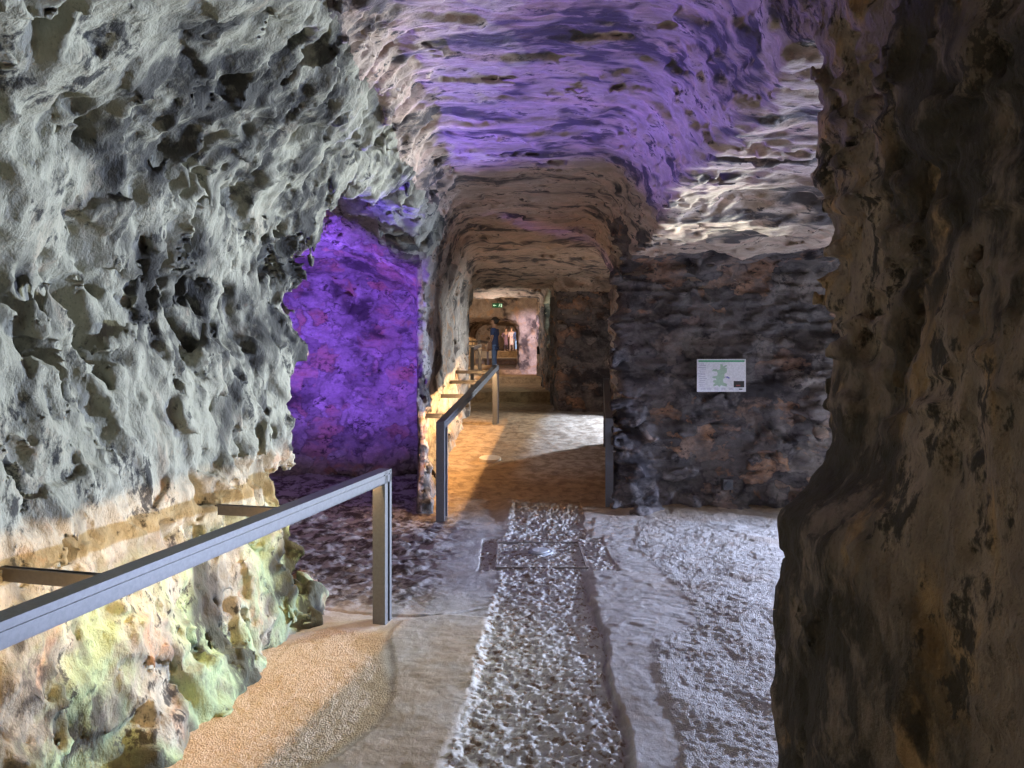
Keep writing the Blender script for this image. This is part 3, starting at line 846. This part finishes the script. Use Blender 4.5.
def person(label, loc, rz_, height, skin_c, hair_c, top_c, leg_c, shoe_c, pose='stand', coat=False, sleeve_short=True, group='visitors in the far passage', bag=None, long_hair=False):
    root = thing('person', label, 'person', loc, rz_, group)
    k = height / 1.75
    V = lambda x, y, z: (x * k, y * k, z * k)
    J = {'pelvis': (V(0, 0, .93), (.15 * k, .11 * k)), 'waist': (V(0, .01, 1.10), (.135 * k, .10 * k)), 'chest': (V(0, .01, 1.30), (.165 * k, .115 * k)),
         'collar': (V(0, 0, 1.43), (.10 * k, .075 * k)), 'neck': (V(0, .005, 1.50), .052 * k), 'chin': (V(0, .03, 1.56), (.062 * k, .07 * k)), 'head': (V(0, .02, 1.65), (.078 * k, .095 * k)), 'top': (V(0, .01, 1.72), (.06 * k, .07 * k))}
    E = [('pelvis', 'waist'), ('waist', 'chest'), ('chest', 'collar'), ('collar', 'neck'), ('neck', 'chin'), ('chin', 'head'), ('head', 'top')]
    arm = {'stand': ((.25, -.02, 1.13), (.26, .06, .88)), 'hips': ((.34, -.10, 1.16), (.20, .10, 1.02)), 'front': ((.24, .00, 1.13), (.14, .22, 1.06))}
    el, wr = arm[pose]
    for s, t in ((1, 'r'), (-1, 'l')):
        st = (-.04 if s > 0 else .05) if pose == 'stand' else 0
        J['sh' + t] = (V(.185 * s, 0, 1.40), .062 * k); J['el' + t] = (V(el[0] * s, el[1] + st, el[2]), .044 * k)
        J['wr' + t] = (V(wr[0] * s, wr[1] + st, wr[2]), .030 * k)
        d = Vector(wr) - Vector(el); d.normalize()
        h = Vector(wr) + d * .07
        J['pa' + t] = (V(h.x * s, h.y + st, h.z), (.038 * k, .020 * k))
        E += [('collar', 'sh' + t), ('sh' + t, 'el' + t), ('el' + t, 'wr' + t), ('wr' + t, 'pa' + t)]
        for fi, (off, ln) in enumerate(((-.028, .070), (-.010, .082), (.010, .078), (.027, .062))):
            f1 = h + d * .045 + Vector((0, off, 0)); f2 = f1 + d * ln * .6 + Vector((-.010, 0, 0)); 
            J['f%d%s' % (fi, t)] = (V(f1.x * s, f1.y + st, f1.z), .010 * k); J['g%d%s' % (fi, t)] = (V(f2.x * s, f2.y + st, f2.z), .008 * k)
            E += [('pa' + t, 'f%d%s' % (fi, t)), ('f%d%s' % (fi, t), 'g%d%s' % (fi, t))]
        th = h + Vector((-.01, .045, .0)); J['th' + t] = (V(th.x * s, th.y + st, th.z), .011 * k); E += [('pa' + t, 'th' + t)]
        fy = .05 * s
        J['hip' + t] = (V(.088 * s, 0, .86), (.072 * k, .082 * k)); J['kn' + t] = (V(.10 * s, .02 + fy * .5, .49), .062 * k)
        J['an' + t] = (V(.105 * s, -.01 + fy, .09), .042 * k); J['to' + t] = (V(.12 * s, .13 + fy, .03), (.042 * k, .028 * k))
        E += [('pelvis', 'hip' + t), ('hip' + t, 'kn' + t), ('kn' + t, 'an' + t), ('an' + t, 'to' + t)]
    body = skin('body', J, E, flat('skin', skin_c, .6), root)
    g_ = lambda key, e=.016: (J[key][0], tuple(x + e * k for x in J[key][1]) if isinstance(J[key][1], tuple) else J[key][1] + e * k)
    T = {q_: g_(q_, .02) for q_ in ('pelvis', 'waist', 'chest', 'collar')}
    TE = [('pelvis', 'waist'), ('waist', 'chest'), ('chest', 'collar')]
    for t in 'rl':
        T['sh' + t] = g_('sh' + t, .018); TE.append(('collar', 'sh' + t))
        if sleeve_short:
            m_ = Vector(J['sh' + t][0]).lerp(Vector(J['el' + t][0]), .75); T['m' + t] = (tuple(m_), .072 * k); TE.append(('sh' + t, 'm' + t))
        else:
            T['el' + t] = g_('el' + t, .018); m_ = Vector(J['wr' + t][0]); T['m' + t] = (tuple(m_), .044 * k); TE += [('sh' + t, 'el' + t), ('el' + t, 'm' + t)]
    if coat:
        T['hem'] = (V(0, 0, .62), (.19 * k, .15 * k)); T['hem2'] = (V(0, 0, .42), (.20 * k, .16 * k)); TE += [('pelvis', 'hem'), ('hem', 'hem2')]
    else:
        T['hem'] = (V(0, 0, .89), (.165 * k, .125 * k)); TE.append(('pelvis', 'hem'))
    skin('coat' if coat else 'shirt', T, TE, flat('cloth_top', top_c, .85), root)
    Lg = {'pelvis': g_('pelvis', .008), 'belt': (V(0, .005, 1.03), (.145 * k, .108 * k))}; LE = [('belt', 'pelvis')]
    for t in 'rl':
        Lg['hip' + t] = g_('hip' + t, .016); Lg['kn' + t] = g_('kn' + t, .020); a = Vector(J['an' + t][0]) + Vector((0, 0, .02)); Lg['an' + t] = (tuple(a), .060 * k)
        LE += [('pelvis', 'hip' + t), ('hip' + t, 'kn' + t), ('kn' + t, 'an' + t)]
        s = 1 if t == 'r' else -1
        a = Vector(J['an' + t][0]); b = Vector(J['to' + t][0])
        skin('shoe', {'heel': (tuple(a + Vector((0, -.02, -.045)) * k), (.045 * k, .04 * k)), 'mid': (tuple((a + b) / 2 + Vector((0, 0, -.015))), (.046 * k, .036 * k)), 'toe': (tuple(b + Vector((0, .01, .0))), (.046 * k, .03 * k))},
             [('heel', 'mid'), ('mid', 'toe')], flat('shoe', shoe_c, .5), root)
    skin('trousers', Lg, LE, flat('cloth_leg', leg_c, .85), root)
    bm = bmesh.new(); bmesh.ops.create_icosphere(bm, subdivisions=3, radius=1.)
    for v in bm.verts:
        c_ = Vector((v.co.x * .098, v.co.y * .118 - .012, v.co.z * .118))
        if c_.y > .02 and c_.z < .03: c_ *= .7
        if long_hair and c_.z < -.03 and c_.y < .02: c_.z -= .16; c_.y *= .8
        v.co = (c_ + Vector((0, 0, 1.672))) * k
    link('hair', bm, flat('hair', hair_c, .7), root, True)
    fm = flat('feature', (.05, .03, .03), .6)
    for s in (1, -1):
        bm = bmesh.new(); bmesh.ops.create_icosphere(bm, subdivisions=2, radius=.011 * k)
        bmesh.ops.translate(bm, verts=bm.verts, vec=V(.032 * s, .108, 1.645)); link('eye', bm, fm, root, True)
        bm = bmesh.new(); bmesh.ops.create_icosphere(bm, subdivisions=2, radius=.024 * k)
        for v in bm.verts: v.co.x *= .4
        bmesh.ops.translate(bm, verts=bm.verts, vec=V(.083 * s, .01, 1.63)); link('ear', bm, body.data.materials[0], root, True)
    bm = bmesh.new(); bmesh.ops.create_icosphere(bm, subdivisions=2, radius=.015 * k); 
    for v in bm.verts: v.co.z *= 1.5
    bmesh.ops.translate(bm, verts=bm.verts, vec=V(0, .122, 1.615)); link('nose', bm, body.data.materials[0], root, True)
    bm = bmesh.new(); bm_box(bm, V(0, .100, 1.575), V(.045, .012, .008)); link('mouth', bm, fm, root)
    return root


pv = person('person in dark blue top and blue jeans standing alone on the corridor steps', (-.52, 22.3, 1.035), math.radians(78), 1.74,
            (.42, .27, .19), (.02, .018, .016), (.025, .05, .14), (.09, .17, .36), (.04, .04, .05), 'stand', group=None)
bag = thing('shoulder_bag', 'brown shoulder bag hanging at the hip of the standing person in jeans', 'bag', (-.66, 21.98, 1.93))
bm = bmesh.new(); bm_box(bm, (0, 0, 0), (.13, .28, .24)); link('pouch', bm, flat('bag_brown', (.16, .09, .06), .7), bag, bev=.03)
bm = bmesh.new(); bm_tube(bm, [(.02, .02, .10), (.07, .06, .30), (.12, .12, .48), (.14, .24, .53)], .012, 6); link('strap', bm, flat('strap_brown', (.09, .05, .04), .7), bag)
person('person in a long pale mauve coat standing in the far passage', (-.02, 53, 1.815), 2.8, 1.68, (.45, .3, .22), (.12, .06, .03), (.62, .50, .56), (.20, .17, .18), (.1, .08, .08), 'front', coat=True, sleeve_short=False)
person('person in dark jacket and bright blue jeans at the right of the far group', (.36, 52.5, 1.81), 3.5, 1.66, (.40, .26, .20), (.03, .02, .02), (.05, .10, .25), (.18, .38, .80), (.06, .06, .06), 'stand', sleeve_short=False)
person('person in wide dark purple clothes at the left of the far group', (-.42, 53.6, 1.815), 3.0, 1.66, (.42, .27, .2), (.10, .05, .03), (.20, .13, .20), (.04, .03, .05), (.03, .03, .03), 'hips', coat=True, sleeve_short=False, long_hair=True)

# ------------------------------------------------------------------ lamps
COOL = (.72, .84, 1.0)
def added_floodlight(loc, target, label, hood):  # unseen lamp fixture, added; its hood keeps the light off the ceilings
    t = thing('added_floodlight', label, 'added_floodlight', loc, math.atan2(-(target[0] - loc[0]), target[1] - loc[1]), 'added floodlights of the side chamber')
    bm = bmesh.new(); bm_box(bm, (0, -.09, 0), (.24, .10, .16)); link('housing', bm, M['metal_dark'], t, bev=.01)
    bm = bmesh.new(); bm_box(bm, (0, hood / 2 - .05, .09), (.7, hood + .1, .006)); link('hood', bm, M['metal_dark'], t)
    bm = bmesh.new(); bm_tube(bm, [(0, -.09, -.07), (0, -.09, -loc[2] + .01)], .02); bm_disc(bm, (0, -.09), .16, -loc[2] - .01, -loc[2] + .02, 24); link('stand', bm, M['metal_dark'], t)


added_floodlight((6.3, 6.5, .75), (.2, 4.0, .1), 'unseen low flood lamp deep in the right side chamber, hood added to shade the ceiling', .24)
added_floodlight((3.5, 7.35, 2.0), (-1.6, 3.7, 2.0), 'unseen tall hooded flood lamp added in the right side chamber to light the left wall', .20)
lamp('SPOT', (6.3, 6.5, .75), (.0, 4.0, .2), 3900, (.58, .69, 1.0), .05, spot=math.radians(85), blend=.5)
lamp('SPOT', (3.5, 7.35, 2.0), (-1.6, 3.7, 2.05), 1080, (.95, 1.0, .86), .07, spot=math.radians(56), blend=.5)      # added to brighten the left wall
lamp('POINT', (4.3, 7.0, 1.3), (0, 0, 0), 26, (.84, .92, 1.0), .1)                     # added for grazing relief on the chamber wall; lights the ceiling too
lamp('SPOT', (-2.25, 7.7, .85), (.25, 4.5, 3.8), 1250, (.20, .13, 1.0), .06, spot=math.radians(50), blend=1.0)
lamp('SPOT', (-2.4, 6.0, 1.2), (-2.1, 9.4, 2.5), 750, (.25, .10, 1.0), .10, spot=math.radians(76), blend=.8)
lamp('SPOT', (3.4, 12.6, 1.8), (.2, 11.9, .4), 750, (.88, .93, 1.0), .08, spot=math.radians(90), blend=.7)
lamp('POINT', (-1.1, 16.2, 1.6), (0, 0, 0), 5, (1., .85, .7), .2)
lamp('POINT', (1.25, 17.5, 2.7), (0, 0, 0), 16, (.8, 1., .82), .1)
lamp('POINT', (-.4, 20.4, 2.5), (0, 0, 0), 30, (1., .92, .86), .1)
lamp('POINT', (-.7, 23.0, 2.3), (0, 0, 0), 38, (1., .74, .50), .1)
lamp('SPOT', (.2, 21.8, 2.9), (.6, 24.8, 2.0), 420, (.92, .74, 1.), .1, spot=math.radians(46), blend=.6)
lamp('POINT', (-.9, 43, 3.2), (0, 0, 0), 150, (1., .72, .45), .2)
lamp('POINT', (-.2, 49, 3.5), (0, 0, 0), 650, (1., .74, .55), .3)
lamp('AREA', (.1, -1.3, 2.4), (-.2, 4, 1.8), 5, (1., .80, .60), 1.2)  # weak warm fill added behind the camera

# ------------------------------------------------------------------ camera, world, view
w = bpy.data.worlds.new('cave_dark'); sc.world = w; w.use_nodes = True
w.node_tree.nodes['Background'].inputs[0].default_value = (.02, .02, .025, 1)
cd = bpy.data.cameras.new('camera'); cam = bpy.data.objects.new('camera', cd); COL.objects.link(cam)
cam.location = (0, 0, CAMH); cam.rotation_euler = (math.radians(90), 0, 0)
cd.sensor_width = 36; cd.lens = 36 * FPX / 1024; cd.shift_y = -32 / 1024; cd.clip_start = .05
sc.camera = cam
vs = sc.view_settings
vs.view_transform = 'Standard'; vs.look = 'None'; vs.gamma = 1; vs.use_curve_mapping = False; vs.exposure = 0.3
sc.cycles.max_bounces = 6; sc.cycles.use_denoising = True
